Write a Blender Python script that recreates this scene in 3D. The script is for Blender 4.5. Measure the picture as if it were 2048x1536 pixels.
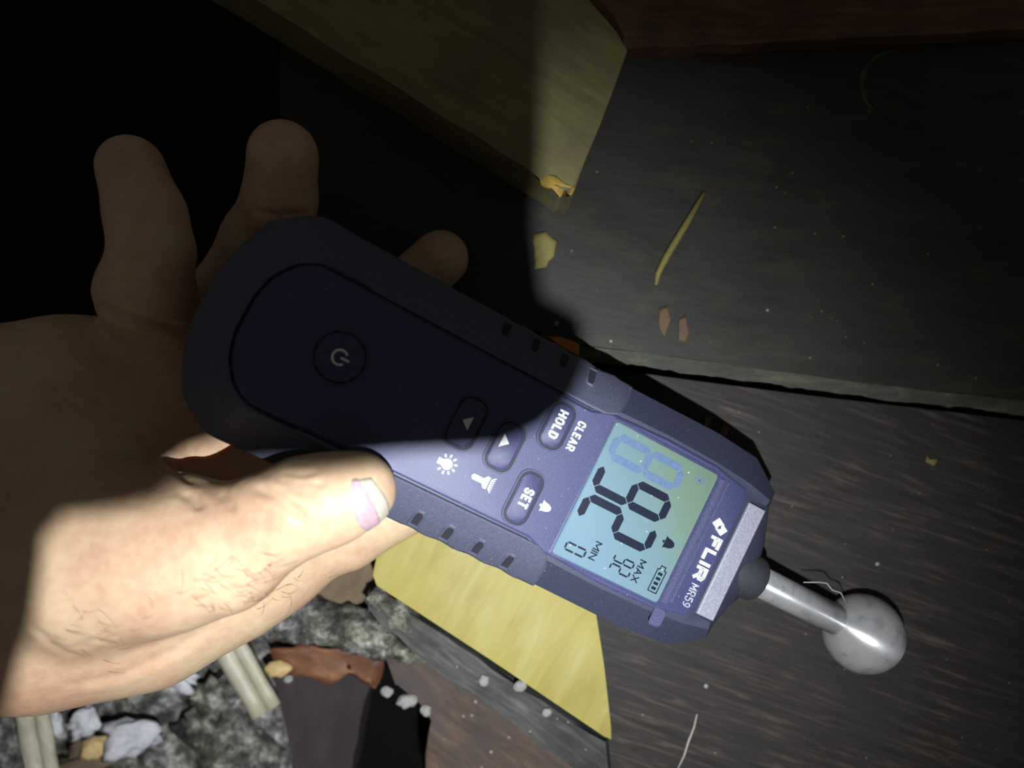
import bpy, bmesh, math, random
import numpy as np
from mathutils import Vector, Matrix, noise
from mathutils.bvhtree import BVHTree

MM = 0.001
scene = bpy.context.scene
COL = scene.collection
for o in list(bpy.data.objects):
    bpy.data.objects.remove(o)

# ------------------------------------------------------------------ camera
FPX, CX, CY, CAMZ = 1500.0, 1024.0, 768.0, 230.0
cam_data = bpy.data.cameras.new('camera')
cam = bpy.data.objects.new('camera', cam_data)
COL.objects.link(cam)
cam.location = (0, 0, CAMZ * MM)
cam.rotation_euler = (0, 0, 0)
cam_data.sensor_width = 36.0
cam_data.lens = FPX / 2048.0 * 36.0
cam_data.clip_start = 0.002
cam_data.clip_end = 5
cam_data.dof.use_dof = True
cam_data.dof.focus_distance = 0.196
cam_data.dof.aperture_fstop = 7.0
scene.camera = cam

# ------------------------------------------------------------------ light
world = bpy.data.worlds.new('world')
scene.world = world
world.use_nodes = True
bg = world.node_tree.nodes['Background']
bg.inputs[0].default_value = (1.0, 0.95, 0.88, 1)
bg.inputs[1].default_value = 0.062

LIGHT = Vector((10, -45, 228)) * MM
ld = bpy.data.lights.new('torch_light', 'SPOT')
ld.energy = 3.7
ld.color = (0.93, 0.97, 1.0)
ld.shadow_soft_size = 0.0005
ld.spot_size = math.radians(100)
ld.spot_blend = 1.0
lamp = bpy.data.objects.new('torch_light', ld)
COL.objects.link(lamp)
lamp.location = LIGHT

vs = scene.view_settings
scene.display_settings.display_device = 'sRGB'
vs.view_transform = 'Standard'
vs.look = 'None'
vs.exposure = 0.0
vs.gamma = 1.0
vs.use_curve_mapping = False


# ------------------------------------------------------------------ helpers
def P(px, py, z):
    """world point seen at pixel (px, py) at height z (mm)"""
    d = CAMZ - z
    return Vector(((px - CX) / FPX * d, -(py - CY) / FPX * d, z)) * MM


lamp.rotation_euler = (P(850, 1350, 30) - LIGHT).to_track_quat('-Z', 'Y').to_euler()


def link(name, mesh, mat=None, parent=None, smooth=False):
    o = bpy.data.objects.new(name, mesh)
    COL.objects.link(o)
    if mat is not None:
        mesh.materials.append(mat)
    if parent is not None:
        o.parent = parent
    if smooth:
        for p in mesh.polygons:
            p.use_smooth = True
    return o


def from_bm(name, bm, mat=None, parent=None, smooth=False):
    bmesh.ops.recalc_face_normals(bm, faces=bm.faces)
    me = bpy.data.meshes.new(name)
    bm.to_mesh(me)
    bm.free()
    return link(name, me, mat, parent, smooth)


def tag(o, label, cat, group=None, kind=None):
    if label:
        o['label'] = label
    if cat:
        o['category'] = cat
    if group:
        o['group'] = group
    if kind:
        o['kind'] = kind
    return o


def auto_smooth(o, deg=35):
    me = o.data
    for p in me.polygons:
        p.use_smooth = True
    me.set_sharp_from_angle(angle=math.radians(deg))


# ---- materials
def new_mat(name):
    m = bpy.data.materials.new(name)
    m.use_nodes = True
    nt = m.node_tree
    return m, nt, nt.nodes['Principled BSDF']


def ramp(nt, fac, stops):
    r = nt.nodes.new('ShaderNodeValToRGB')
    el = r.color_ramp.elements
    while len(el) < len(stops):
        el.new(0.5)
    for e, (p, c) in zip(el, stops):
        e.position = p
        e.color = (c[0], c[1], c[2], 1)
    nt.links.new(fac, r.inputs[0])
    return r.outputs[0]


def coords(nt, scale=(1, 1, 1), rot=(0, 0, 0), loc=(0, 0, 0)):
    tc = nt.nodes.new('ShaderNodeTexCoord')
    mp = nt.nodes.new('ShaderNodeMapping')
    mp.vector_type = 'TEXTURE' if False else 'POINT'
    mp.inputs['Rotation'].default_value = rot
    mp.inputs['Scale'].default_value = scale
    mp.inputs['Location'].default_value = loc
    nt.links.new(tc.outputs['Object'], mp.inputs[0])
    return mp.outputs[0]


def noise_tex(nt, vec, scale, detail=6, rough=0.6, dist=0.0):
    n = nt.nodes.new('ShaderNodeTexNoise')
    n.inputs['Scale'].default_value = scale
    n.inputs['Detail'].default_value = detail
    n.inputs['Roughness'].default_value = rough
    n.inputs['Distortion'].default_value = dist
    nt.links.new(vec, n.inputs['Vector'])
    return n.outputs[0]


def mixc(nt, fac, a, b, mode='MIX'):
    m = nt.nodes.new('ShaderNodeMix')
    m.data_type = 'RGBA'
    m.blend_type = mode
    for sock, v in ((m.inputs[0], fac), (m.inputs[6], a), (m.inputs[7], b)):
        if isinstance(v, (int, float)):
            sock.default_value = v
        elif isinstance(v, tuple):
            sock.default_value = (v[0], v[1], v[2], 1)
        else:
            nt.links.new(v, sock)
    return m.outputs[2]


def bump(nt, bsdf, height, strength=0.5, dist=0.0004):
    b = nt.nodes.new('ShaderNodeBump')
    b.inputs['Strength'].default_value = strength
    b.inputs['Distance'].default_value = dist
    nt.links.new(height, b.inputs['Height'])
    nt.links.new(b.outputs[0], bsdf.inputs['Normal'])


def plain(name, col, rough=0.5, metal=0.0, spec=0.5):
    m, nt, b = new_mat(name)
    v = coords(nt)
    n = noise_tex(nt, v, 900, 4)
    c = ramp(nt, n, [(0.3, tuple(x * 0.85 for x in col)), (0.7, tuple(min(1, x * 1.12) for x in col))])
    nt.links.new(c, b.inputs['Base Color'])
    b.inputs['Roughness'].default_value = rough
    b.inputs['Metallic'].default_value = metal
    b.inputs['Specular IOR Level'].default_value = spec
    return m


def wood(name, cols, ang, along=60, across=420, rough=0.75, bstr=0.5, speck=None, stain=None, bd=0.0005):
    """grain runs at angle ang (degrees, world xy)"""
    m, nt, b = new_mat(name)
    a = -math.radians(ang)
    tc = nt.nodes.new('ShaderNodeTexCoord')
    rt = nt.nodes.new('ShaderNodeMapping')
    rt.inputs['Rotation'].default_value = (0, 0, a)
    nt.links.new(tc.outputs['Object'], rt.inputs[0])
    sc = nt.nodes.new('ShaderNodeMapping')
    sc.inputs['Scale'].default_value = (along, across, across)
    nt.links.new(rt.outputs[0], sc.inputs[0])
    g = noise_tex(nt, sc.outputs[0], 1.0, 8, 0.65, 0.6)
    base = ramp(nt, g, [(0.3, cols[0]), (0.52, cols[1]), (0.72, cols[2])])
    big = noise_tex(nt, tc.outputs['Object'], 35, 5, 0.6)
    mask = ramp(nt, big, [(0.35, (0, 0, 0)), (0.75, (1, 1, 1))])
    base = mixc(nt, mask, base, stain if stain else tuple(x * 0.6 for x in cols[0]))
    if speck:
        vo = nt.nodes.new('ShaderNodeTexVoronoi')
        vo.inputs['Scale'].default_value = speck[1]
        nt.links.new(tc.outputs['Object'], vo.inputs['Vector'])
        sm = ramp(nt, vo.outputs['Distance'], [(speck[2] * 0.6, (1, 1, 1)), (speck[2], (0, 0, 0))])
        n2 = noise_tex(nt, tc.outputs['Object'], 150, 3)
        sm2 = ramp(nt, n2, [(0.5, (0, 0, 0)), (0.58, (1, 1, 1))])
        base = mixc(nt, mixc(nt, 1.0, sm, sm2, 'MULTIPLY'), base, speck[0])
    nt.links.new(base, b.inputs['Base Color'])
    b.inputs['Roughness'].default_value = rough
    fine = noise_tex(nt, sc.outputs[0], 3.0, 6, 0.7)
    bump(nt, b, mixc(nt, 0.5, g, fine), bstr, bd)
    return m


# ---- geometry builders
def prism(name, poly, ztop, thick, mat, bev=0.8, parent=None, jitter=0.0, sub=0, seed=1, zfun=None):
    """solid slab, outline given as seen points on its top plane"""
    rnd = random.Random(seed)
    pts = [P(x, y, ztop) for x, y in poly]
    if sub:
        out = []
        for i, p in enumerate(pts):
            q = pts[(i + 1) % len(pts)]
            n = max(1, int((q - p).length / (sub * MM)))
            d = (q - p)
            nrm = Vector((-d.y, d.x, 0)).normalized()
            for k in range(n):
                t = k / n
                j = 0 if k == 0 else (rnd.random() - 0.5) * 2 * jitter * MM
                out.append(p + d * t + nrm * j)
        pts = out
    bm = bmesh.new()
    top = [bm.verts.new(p) for p in pts]
    bot = [bm.verts.new(p - Vector((0, 0, thick * MM))) for p in pts]
    bm.faces.new(top)
    bm.faces.new(list(reversed(bot)))
    for i in range(len(pts)):
        j = (i + 1) % len(pts)
        bm.faces.new([top[j], top[i], bot[i], bot[j]])
    if bev:
        es = [e for e in bm.edges if all(v in set(top) for v in e.verts)]
        bmesh.ops.bevel(bm, geom=es, offset=bev * MM, segments=2, profile=0.6, affect='EDGES', clamp_overlap=True)
    o = from_bm(name, bm, mat, parent)
    auto_smooth(o, 40)
    return o


def tube(name, pts, rads, mat, seg=8, parent=None, flat=1.0):
    """swept tube through world points (m) with radii (mm)"""
    bm = bmesh.new()
    rings = []
    n = len(pts)
    for i, p in enumerate(pts):
        d = (pts[min(i + 1, n - 1)] - pts[max(i - 1, 0)]).normalized()
        up = Vector((0, 0, 1)) if abs(d.z) < 0.9 else Vector((0, 1, 0))
        s = d.cross(up).normalized()
        t = s.cross(d).normalized()
        r = (rads[i] if isinstance(rads, (list, tuple)) else rads) * MM
        rings.append([bm.verts.new(p + s * math.cos(a) * r + t * math.sin(a) * r * flat)
                      for a in [2 * math.pi * k / seg for k in range(seg)]])
    for i in range(n - 1):
        for k in range(seg):
            bm.faces.new([rings[i][k], rings[i][(k + 1) % seg], rings[i + 1][(k + 1) % seg], rings[i + 1][k]])
    bm.faces.new(list(reversed(rings[0])))
    bm.faces.new(rings[-1])
    return from_bm(name, bm, mat, parent, True)


def stone(name, c, size, mat, seed, parent=None, sub=2, rot=0.0, rough=0.35):
    bm = bmesh.new()
    bmesh.ops.create_icosphere(bm, subdivisions=sub, radius=1.0)
    off = Vector((seed * 3.1, seed * 1.7, seed * 0.9))
    R = Matrix.Rotation(rot, 3, 'Z')
    for v in bm.verts:
        k = 1 + rough * noise.noise(v.co * 1.6 + off) + 0.4 * rough * noise.noise(v.co * 4 + off)
        q = v.co * k
        v.co = R @ Vector((q.x * size[0], q.y * size[1], q.z * size[2])) * MM + c
    return from_bm(name, bm, mat, parent, True)


def flake(name, poly, z, mat, thick=0.6, amp=1.2, seed=3, parent=None, jit=0.5):
    """thin ragged sheet (leaf, bark flake) with real thickness"""
    rnd = random.Random(seed)
    bm = bmesh.new()
    pts = []
    n = len(poly)
    for i in range(n):
        a = Vector((poly[i][0], poly[i][1], 0))
        b = Vector((poly[(i + 1) % n][0], poly[(i + 1) % n][1], 0))
        k = max(1, int((b - a).length / 14))
        for j in range(k):
            q = a.lerp(b, j / k) + Vector((rnd.uniform(-1, 1), rnd.uniform(-1, 1), 0)) * 6 * jit
            pts.append(q)
    c = sum(pts, Vector()) / len(pts)
    rings = []
    for s in (1.0, 0.72, 0.4):
        ring = []
        for q in pts:
            w = c.lerp(q, s)
            zz = z + amp * noise.noise(Vector((w.x * 0.02, w.y * 0.02, seed)))
            ring.append(bm.verts.new(P(w.x, w.y, zz)))
        rings.append(ring)
    m = len(pts)
    for a, b in zip(rings, rings[1:]):
        for i in range(m):
            bm.faces.new([a[i], a[(i + 1) % m], b[(i + 1) % m], b[i]])
    bm.faces.new(rings[-1])
    o = from_bm(name, bm, mat, parent, True)
    md = o.modifiers.new('thick', 'SOLIDIFY')
    md.thickness = thick * MM
    md.offset = 0
    return o


# ------------------------------------------------------------------ materials
M = {}
M['plank_low'] = wood('dark_plank_wood', [(0.008, 0.0065, 0.006), (0.028, 0.0225, 0.020), (0.105, 0.085, 0.07)], -19, 45, 560,
                      0.7, 0.7, speck=((0.25, 0.22, 0.18), 260, 0.08), stain=(0.022, 0.019, 0.019))
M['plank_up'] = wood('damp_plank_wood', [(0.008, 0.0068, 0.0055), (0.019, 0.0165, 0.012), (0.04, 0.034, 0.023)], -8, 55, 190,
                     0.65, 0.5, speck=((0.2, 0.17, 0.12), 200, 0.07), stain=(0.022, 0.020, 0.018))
M['edge_green'] = wood('mossy_edge_wood', [(0.03, 0.032, 0.028), (0.085, 0.09, 0.065), (0.17, 0.175, 0.10)], -8, 90, 260, 0.8, 0.9, stain=(0.05, 0.052, 0.045), bd=0.001)
M['red_board'] = wood('red_brown_wood', [(0.06, 0.028, 0.015), (0.12, 0.06, 0.03), (0.2, 0.105, 0.05)], 2, 50, 350, 0.8)
M['grey_board'] = wood('grey_lumber', [(0.13, 0.118, 0.05), (0.20, 0.182, 0.066), (0.26, 0.24, 0.09)], -32, 40, 260, 0.75, 0.3,
                       stain=(0.12, 0.10, 0.06))
M['yellow'] = wood('fresh_pine_wood', [(0.27, 0.215, 0.05), (0.34, 0.295, 0.095), (0.40, 0.36, 0.17)], 60, 30, 140, 0.6, 0.12,
                   stain=(0.33, 0.285, 0.04))
M['strip'] = wood('weathered_strip_wood', [(0.03, 0.03, 0.03), (0.10, 0.10, 0.095), (0.25, 0.23, 0.2)], -35, 60, 500, 0.8, 0.8,
                  speck=((0.35, 0.34, 0.3), 300, 0.1))
M['brown'] = wood('brown_rotten_wood', [(0.035, 0.02, 0.014), (0.09, 0.055, 0.035), (0.17, 0.10, 0.055)], -38, 60, 300, 0.75, 0.6,
                  speck=((0.4, 0.37, 0.3), 260, 0.13), stain=(0.05, 0.042, 0.045))
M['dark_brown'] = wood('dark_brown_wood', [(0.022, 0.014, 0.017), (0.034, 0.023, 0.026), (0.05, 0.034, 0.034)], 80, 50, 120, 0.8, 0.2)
M['soil_board'] = wood('brown_grey_wood', [(0.13, 0.09, 0.055), (0.18, 0.13, 0.08), (0.22, 0.16, 0.1)], 60, 60, 160, 0.85, 0.3)
M['straw'] = wood('pale_straw', [(0.40, 0.37, 0.25), (0.58, 0.55, 0.42), (0.72, 0.70, 0.58)], -65, 40, 500, 0.45, 0.3)
M['leaf'] = wood('rust_brown_leaf', [(0.10, 0.035, 0.016), (0.19, 0.075, 0.032), (0.30, 0.14, 0.055)], -10, 120, 200, 0.6, 0.3)
M['tan'] = plain('tan_stone', (0.5, 0.36, 0.16), 0.7)
M['white_stone'] = plain('white_grit', (0.50, 0.50, 0.53), 0.7)
M['grit'] = plain('pale_grit', (0.27, 0.27, 0.25), 0.8)
M['orange'] = plain('orange_rust', (0.55, 0.19, 0.03), 0.7)
M['mustard'] = plain('yellow_fleck', (0.20, 0.17, 0.045), 0.7)
M['ochre'] = plain('ochre_splinter', (0.11, 0.062, 0.03), 0.7)
M['torn'] = plain('lit_torn_wood', (0.42, 0.27, 0.05), 0.7)  # torn edge of the lumber, with light on its side face put into the colour
M['thread'] = plain('white_thread', (0.7, 0.7, 0.68), 0.6)
M['lint'] = plain('grey_lint', (0.35, 0.33, 0.30), 0.7)
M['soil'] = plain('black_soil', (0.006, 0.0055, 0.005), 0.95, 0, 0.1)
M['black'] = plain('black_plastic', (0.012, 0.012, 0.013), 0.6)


def lichen_mat():
    m, nt, b = new_mat('lichen_bark')
    v = coords(nt)
    n = noise_tex(nt, v, 150, 9, 0.75, 0.15)
    c = ramp(nt, n, [(0.39, (0.014, 0.012, 0.011)), (0.49, (0.085, 0.08, 0.076)), (0.57, (0.26, 0.25, 0.235)), (0.68, (0.62, 0.62, 0.61))])
    n2 = noise_tex(nt, v, 60, 4)
    mk = ramp(nt, n2, [(0.48, (0, 0, 0)), (0.62, (1, 1, 1))])
    c = mixc(nt, mk, c, (0.85, 0.88, 0.68), 'MULTIPLY')
    nt.links.new(c, b.inputs['Base Color'])
    b.inputs['Roughness'].default_value = 0.75
    bump(nt, b, n, 0.9, 0.0012)
    return m


M['lichen'] = lichen_mat()


def skin_mat():
    m, nt, b = new_mat('skin')
    v = coords(nt)
    n1 = noise_tex(nt, v, 45, 4, 0.55)
    c = ramp(nt, n1, [(0.32, (0.50, 0.30, 0.19)), (0.5, (0.56, 0.385, 0.245)), (0.7, (0.60, 0.46, 0.285))])
    n2 = noise_tex(nt, v, 420, 5, 0.6)
    c = mixc(nt, 0.10, c, ramp(nt, n2, [(0.4, (0.4, 0.15, 0.1)), (0.6, (0.8, 0.6, 0.45))]))
    nt.links.new(c, b.inputs['Base Color'])
    b.inputs['Roughness'].default_value = 0.5
    b.inputs['Specular IOR Level'].default_value = 0.35
    b.inputs['Subsurface Weight'].default_value = 0.5
    b.inputs['Subsurface Radius'].default_value = (1.0, 0.35, 0.18)
    b.inputs['Subsurface Scale'].default_value = 0.003
    vo = nt.nodes.new('ShaderNodeTexVoronoi')
    vo.inputs['Scale'].default_value = 900
    nt.links.new(v, vo.inputs['Vector'])
    bump(nt, b, mixc(nt, 0.5, vo.outputs['Distance'], n2), 0.25, 0.0002)
    return m


M['skin'] = skin_mat()
M['nail'] = plain('pink_nail', (0.44, 0.30, 0.34), 0.5)
M['nail_tip'] = plain('white_nail_edge', (0.46, 0.41, 0.34), 0.5)
M['hair'] = plain('brown_hair', (0.06, 0.028, 0.014), 0.5)


def plastic(name, col, rough, dust=0.35, bst=0.15, dscale=700):
    m, nt, b = new_mat(name)
    v = coords(nt)
    vo = nt.nodes.new('ShaderNodeTexVoronoi')
    vo.inputs['Scale'].default_value = dscale
    nt.links.new(v, vo.inputs['Vector'])
    sp = ramp(nt, vo.outputs['Distance'], [(0.06, (1, 1, 1)), (0.12, (0, 0, 0))])
    n = noise_tex(nt, v, 260, 3)
    gate = ramp(nt, n, [(0.55, (0, 0, 0)), (0.64, (1, 1, 1))])
    f = mixc(nt, 1.0, sp, gate, 'MULTIPLY')
    n3 = noise_tex(nt, v, 2600, 3)
    base = ramp(nt, n3, [(0.3, tuple(x * 0.75 for x in col)), (0.7, tuple(x * 1.3 for x in col))])
    c = mixc(nt, f, base, (dust, dust, dust * 1.1))
    nt.links.new(c, b.inputs['Base Color'])
    b.inputs['Roughness'].default_value = rough
    bump(nt, b, n3, bst, 0.0001)
    return m


M['face'] = plastic('blue_black_plastic', (0.046, 0.051, 0.128), 0.52)
M['body'] = plastic('charcoal_plastic', (0.042, 0.046, 0.080), 0.5)
M['grip'] = plastic('grey_rubber_grip', (0.078, 0.082, 0.128), 0.6)
M['slot'] = plastic('slot_rubber', (0.018, 0.018, 0.026), 0.7)
M['collar'] = plastic('collar_rubber', (0.026, 0.026, 0.034), 0.75, 0.3, 0.4)
M['button'] = plastic('button_rubber', (0.04, 0.043, 0.115), 0.55)
M['groove'] = plain('groove_black', (0.006, 0.006, 0.010), 0.6)
M['print'] = plain('white_print', (0.80, 0.82, 0.80), 0.5)
M['print_dim'] = plain('grey_print', (0.42, 0.45, 0.55), 0.5)
M['lcd_ink'] = plain('lcd_ink', (0.008, 0.012, 0.028), 0.35)
M['film'] = plastic('clear_film', (0.075, 0.078, 0.15), 0.3, 0.6, 0.3)
M['bar'] = plastic('silver_strip', (0.27, 0.27, 0.33), 0.42, 0.75, 0.5, 1200)


def lcd_mat():
    m, nt, b = new_mat('lcd_glass')
    v = coords(nt)
    sx = nt.nodes.new('ShaderNodeSeparateXYZ')
    nt.links.new(v, sx.inputs[0])
    mr = nt.nodes.new('ShaderNodeMapRange')
    mr.inputs[1].default_value = -0.018
    mr.inputs[2].default_value = 0.018
    ad = nt.nodes.new('ShaderNodeMath')
    ad.operation = 'ADD'
    nt.links.new(sx.outputs[0], ad.inputs[0])
    nt.links.new(sx.outputs[1], ad.inputs[1])
    nt.links.new(ad.outputs[0], mr.inputs[0])
    c = ramp(nt, mr.outputs[0], [(0.0, (0.13, 0.21, 0.27)), (0.55, (0.135, 0.215, 0.245)), (1.0, (0.15, 0.22, 0.17))])
    vo = nt.nodes.new('ShaderNodeTexVoronoi')
    vo.inputs['Scale'].default_value = 600
    nt.links.new(v, vo.inputs['Vector'])
    sp = ramp(nt, vo.outputs['Distance'], [(0.07, (1, 1, 1)), (0.14, (0, 0, 0))])
    n = noise_tex(nt, v, 200, 3)
    gate = ramp(nt, n, [(0.55, (0, 0, 0)), (0.64, (1, 1, 1))])
    c = mixc(nt, mixc(nt, 1.0, sp, gate, 'MULTIPLY'), c, (0.7, 0.8, 0.8))
    nt.links.new(c, b.inputs['Base Color'])
    b.inputs['Roughness'].default_value = 0.35
    b.inputs['Specular IOR Level'].default_value = 0.3
    return m


M['lcd'] = lcd_mat()
M['ghost'] = plain('lcd_ghost', (0.105, 0.165, 0.28), 0.35)


def metal_mat():
    m, nt, b = new_mat('tarnished_steel')
    v = coords(nt)
    n = noise_tex(nt, v, 220, 6, 0.65)
    c = ramp(nt, n, [(0.3, (0.34, 0.34, 0.35)), (0.48, (0.56, 0.56, 0.58)), (0.7, (0.68, 0.66, 0.61))])
    nt.links.new(c, b.inputs['Base Color'])
    r = ramp(nt, n, [(0.3, (0.42, 0.42, 0.42)), (0.7, (0.3, 0.3, 0.3))])
    nt.links.new(r, b.inputs['Roughness'])
    b.inputs['Metallic'].default_value = 0.6
    b.inputs['Anisotropic'].default_value = 0.85
    b.inputs['Anisotropic Rotation'].default_value = 0.25
    tg = nt.nodes.new('ShaderNodeTangent')
    tg.direction_type = 'RADIAL'
    tg.axis = 'X'
    nt.links.new(tg.outputs[0], b.inputs['Tangent'])
    bump(nt, b, n, 0.12, 0.0002)
    return m


M['metal'] = metal_mat()

# ------------------------------------------------------------------ setting
bm = bmesh.new()
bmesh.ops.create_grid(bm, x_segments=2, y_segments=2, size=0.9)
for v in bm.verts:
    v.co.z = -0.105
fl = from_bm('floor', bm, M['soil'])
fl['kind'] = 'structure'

# unseen plate added beside the light, outline shaped to cast the soft shadow
bm = bmesh.new()
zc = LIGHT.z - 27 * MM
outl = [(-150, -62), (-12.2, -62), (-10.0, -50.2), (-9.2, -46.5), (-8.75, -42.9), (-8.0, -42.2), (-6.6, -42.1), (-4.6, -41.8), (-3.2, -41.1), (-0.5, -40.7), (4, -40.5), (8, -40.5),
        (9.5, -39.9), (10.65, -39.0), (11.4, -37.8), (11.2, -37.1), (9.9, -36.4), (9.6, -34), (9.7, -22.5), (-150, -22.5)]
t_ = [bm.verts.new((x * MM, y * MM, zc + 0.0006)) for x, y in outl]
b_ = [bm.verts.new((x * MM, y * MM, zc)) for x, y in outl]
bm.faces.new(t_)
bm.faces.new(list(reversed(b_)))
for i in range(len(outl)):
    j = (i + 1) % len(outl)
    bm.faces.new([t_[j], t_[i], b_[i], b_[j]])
cs = from_bm('shade_plate', bm, M['black'])
tag(cs, 'black plate added out of view to shade the beam', 'phone case')

# ------------------------------------------------------------------ boards
o = prism('plank', [(1188, 1215), (1230, 1640), (2500, 1640), (2500, 905), (2048, 842), (1900, 824), (1625, 792), (1400, 763), (1160, 730), (1000, 700), (900, 690), (1130, 1000)],
          0.0, 18, M['plank_low'], 0.6)
tag(o, 'dark brown weathered plank under the steel ball probe', 'plank')

# upper plank: lapped over the lower one, chamfered lower edge as its own part
pr = bpy.data.objects.new('plank', None)
COL.objects.link(pr)
pr.location = P(1600, 450, 0.2)
tag(pr, 'dark damp plank lapped over the lower one, with chamfered mossy edge', 'plank')


def child(o, par):
    o.parent = par
    o.matrix_parent_inverse = Matrix.Translation(par.location).inverted()
    return o


zB = 9.0
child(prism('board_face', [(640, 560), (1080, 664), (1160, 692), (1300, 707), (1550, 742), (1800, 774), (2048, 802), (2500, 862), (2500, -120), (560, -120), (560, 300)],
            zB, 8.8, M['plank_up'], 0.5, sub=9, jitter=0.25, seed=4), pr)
# chamfer: wedge strip from the face edge down to the lower plank
ea = [(1080, 664), (1160, 692), (1300, 707), (1550, 742), (1800, 774), (2048, 802), (2500, 862)]
bm = bmesh.new()
rowA, rowB, rowC = [], [], []
N = 140
for i in range(N + 1):
    s = i / N * (len(ea) - 1)
    k = min(int(s), len(ea) - 2)
    f = s - k
    x = ea[k][0] + (ea[k + 1][0] - ea[k][0]) * f
    y = ea[k][1] + (ea[k + 1][1] - ea[k][1]) * f
    w = 4.0 + 0.7 * noise.noise(Vector((x * 0.012, 0, 0))) + 0.5 * noise.noise(Vector((x * 0.05, 3, 0)))
    a = P(x, y, zB - 0.5)
    rowA.append(bm.verts.new(a))
    rowB.append(bm.verts.new(a + Vector((-0.15 * w, -w, -2.6)) * MM))
    rowC.append(bm.verts.new(a + Vector((-0.1 * w, -0.55 * w, -8.3)) * MM))
for i in range(N):
    bm.faces.new([rowA[i], rowB[i], rowB[i + 1], rowA[i + 1]])
    bm.faces.new([rowB[i], rowC[i], rowC[i + 1], rowB[i + 1]])
ch = from_bm('chamfered_edge', bm, M['edge_green'])
ch['label'] = 'grey green mossy chamfer'
child(ch, pr)
# knot ring
ring = [P(1790 + 68 * math.cos(a), 168 + 66 * math.sin(a), zB + 0.1) for a in [2.2 + 0.14 * k for k in range(19)]]
kn = tube('knot_ring', ring, [0.1 + 0.9 * math.sin(math.pi * k / 18) for k in range(19)], M['edge_green'], 6, flat=0.35)
child(kn, pr)

o = prism('board', [(1120, 108), (1250, 98), (2048, 58), (2500, 30), (2500, -260), (1100, -260)], 16, 6.5, M['red_board'], 0.6, sub=8, jitter=0.5, seed=8)
tag(o, 'reddish brown board along the top right of the picture', 'board')

o = prism('lumber', [(300, -130), (560, 30), (800, 178), (1000, 304), (1098, 362), (1116, 380), (1128, 372), (1140, 388), (1152, 372),
                     (1200, 250), (1256, 100), (1235, 62), (1150, -30), (1060, -130)], 36, 26, M['grey_board'], 1.0, sub=7, jitter=0.35, seed=3)
tn = flake('lit_torn_edge', [(1072, 343), (1100, 352), (1128, 366), (1148, 376), (1142, 392), (1130, 384), (1118, 393), (1104, 380), (1086, 372)], 34.8, M['torn'], 2.2, 2.0, 55, jit=0.6)  # stands for the lit side face, its brightness painted in as orange yellow
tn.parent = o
tn['label'] = 'ragged torn edge, coloured orange yellow as if lit'
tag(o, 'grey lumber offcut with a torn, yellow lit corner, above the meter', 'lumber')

o = prism('pine_board', [(744, 1150), (752, 1172), (985, 1322), (1210, 1474), (1224, 1482), (1222, 1455), (1208, 1330), (1190, 1215), (1130, 1000), (900, 930), (760, 1075)],
          1.5, 11, M['yellow'], 0.8)
tag(o, 'pale yellow pine board under the meter, beside the thumb', 'board')

o = prism('trim_strip', [(735, 1185), (760, 1190), (985, 1340), (1215, 1492), (1244, 1500), (1246, 1530), (1225, 1560), (1150, 1540), (860, 1330), (735, 1225)],
          -7, 8, M['strip'], 0.8, sub=6, jitter=0.7, seed=5)
tag(o, 'weathered grey wooden strip running along the lower edge of the pine board', 'strip')

o = prism('rotten_board', [(770, 1315), (870, 1318), (1150, 1530), (1215, 1610), (862, 1610), (850, 1510), (868, 1440), (842, 1402), (790, 1372)],
          -15, 9, M['brown'], 0.8, sub=5, jitter=0.8, seed=6)
tag(o, 'rotten brown board with white specks at the bottom centre', 'board')

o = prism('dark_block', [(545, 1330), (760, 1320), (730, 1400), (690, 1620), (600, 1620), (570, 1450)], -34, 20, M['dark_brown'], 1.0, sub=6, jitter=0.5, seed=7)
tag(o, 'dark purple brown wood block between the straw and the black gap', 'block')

o = prism('brown_block', [(560, 1110), (770, 1040), (775, 1180), (720, 1200), (660, 1235), (560, 1230)], -24, 12, M['soil_board'], 1.0, sub=8, jitter=0.6, seed=9)
tag(o, 'brown grey wood block in the corner between hand and pine board', 'block')

# ground covered with bark and lichen, lower left
bm = bmesh.new()
nx, ny = 150, 110
grid = []
for j in range(ny + 1):
    row = []
    for i in range(nx + 1):
        px = -330 + i / nx * 960
        py = 1000 + j / ny * 680
        if px > 560:
            px = 560 + (px - 560) * 0.7
        q = P(px, py, -40) / MM
        d1 = Vector((q.x * 0.9 - q.y * 0.5, q.x * 0.5 + q.y * 0.9, 0))
        h = 5.5 * noise.noise(Vector((d1.x * 0.035, d1.y * 0.09, 1.3))) + 3.0 * noise.noise(Vector((d1.x * 0.1, d1.y * 0.22, 5.0))) \
            + 1.6 * noise.noise(Vector((q.x * 0.35, q.y * 0.35, 8.0))) + 0.8 * noise.noise(Vector((q.x * 0.8, q.y * 0.8, 2.0)))
        fall = max(0.0, (px - 560) / 60.0)
        row.append(bm.verts.new(Vector((q.x, q.y, -42 + h - 25 * fall * fall)) * MM))
    grid.append(row)
for j in range(ny):
    for i in range(nx):
        bm.faces.new([grid[j][i], grid[j + 1][i], grid[j + 1][i + 1], grid[j][i + 1]])
o = from_bm('bark_ground', bm, M['lichen'], None, True)
tag(o, 'grey bark and lichen litter covering the ground below the hand', 'ground', kind='stuff')


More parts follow.
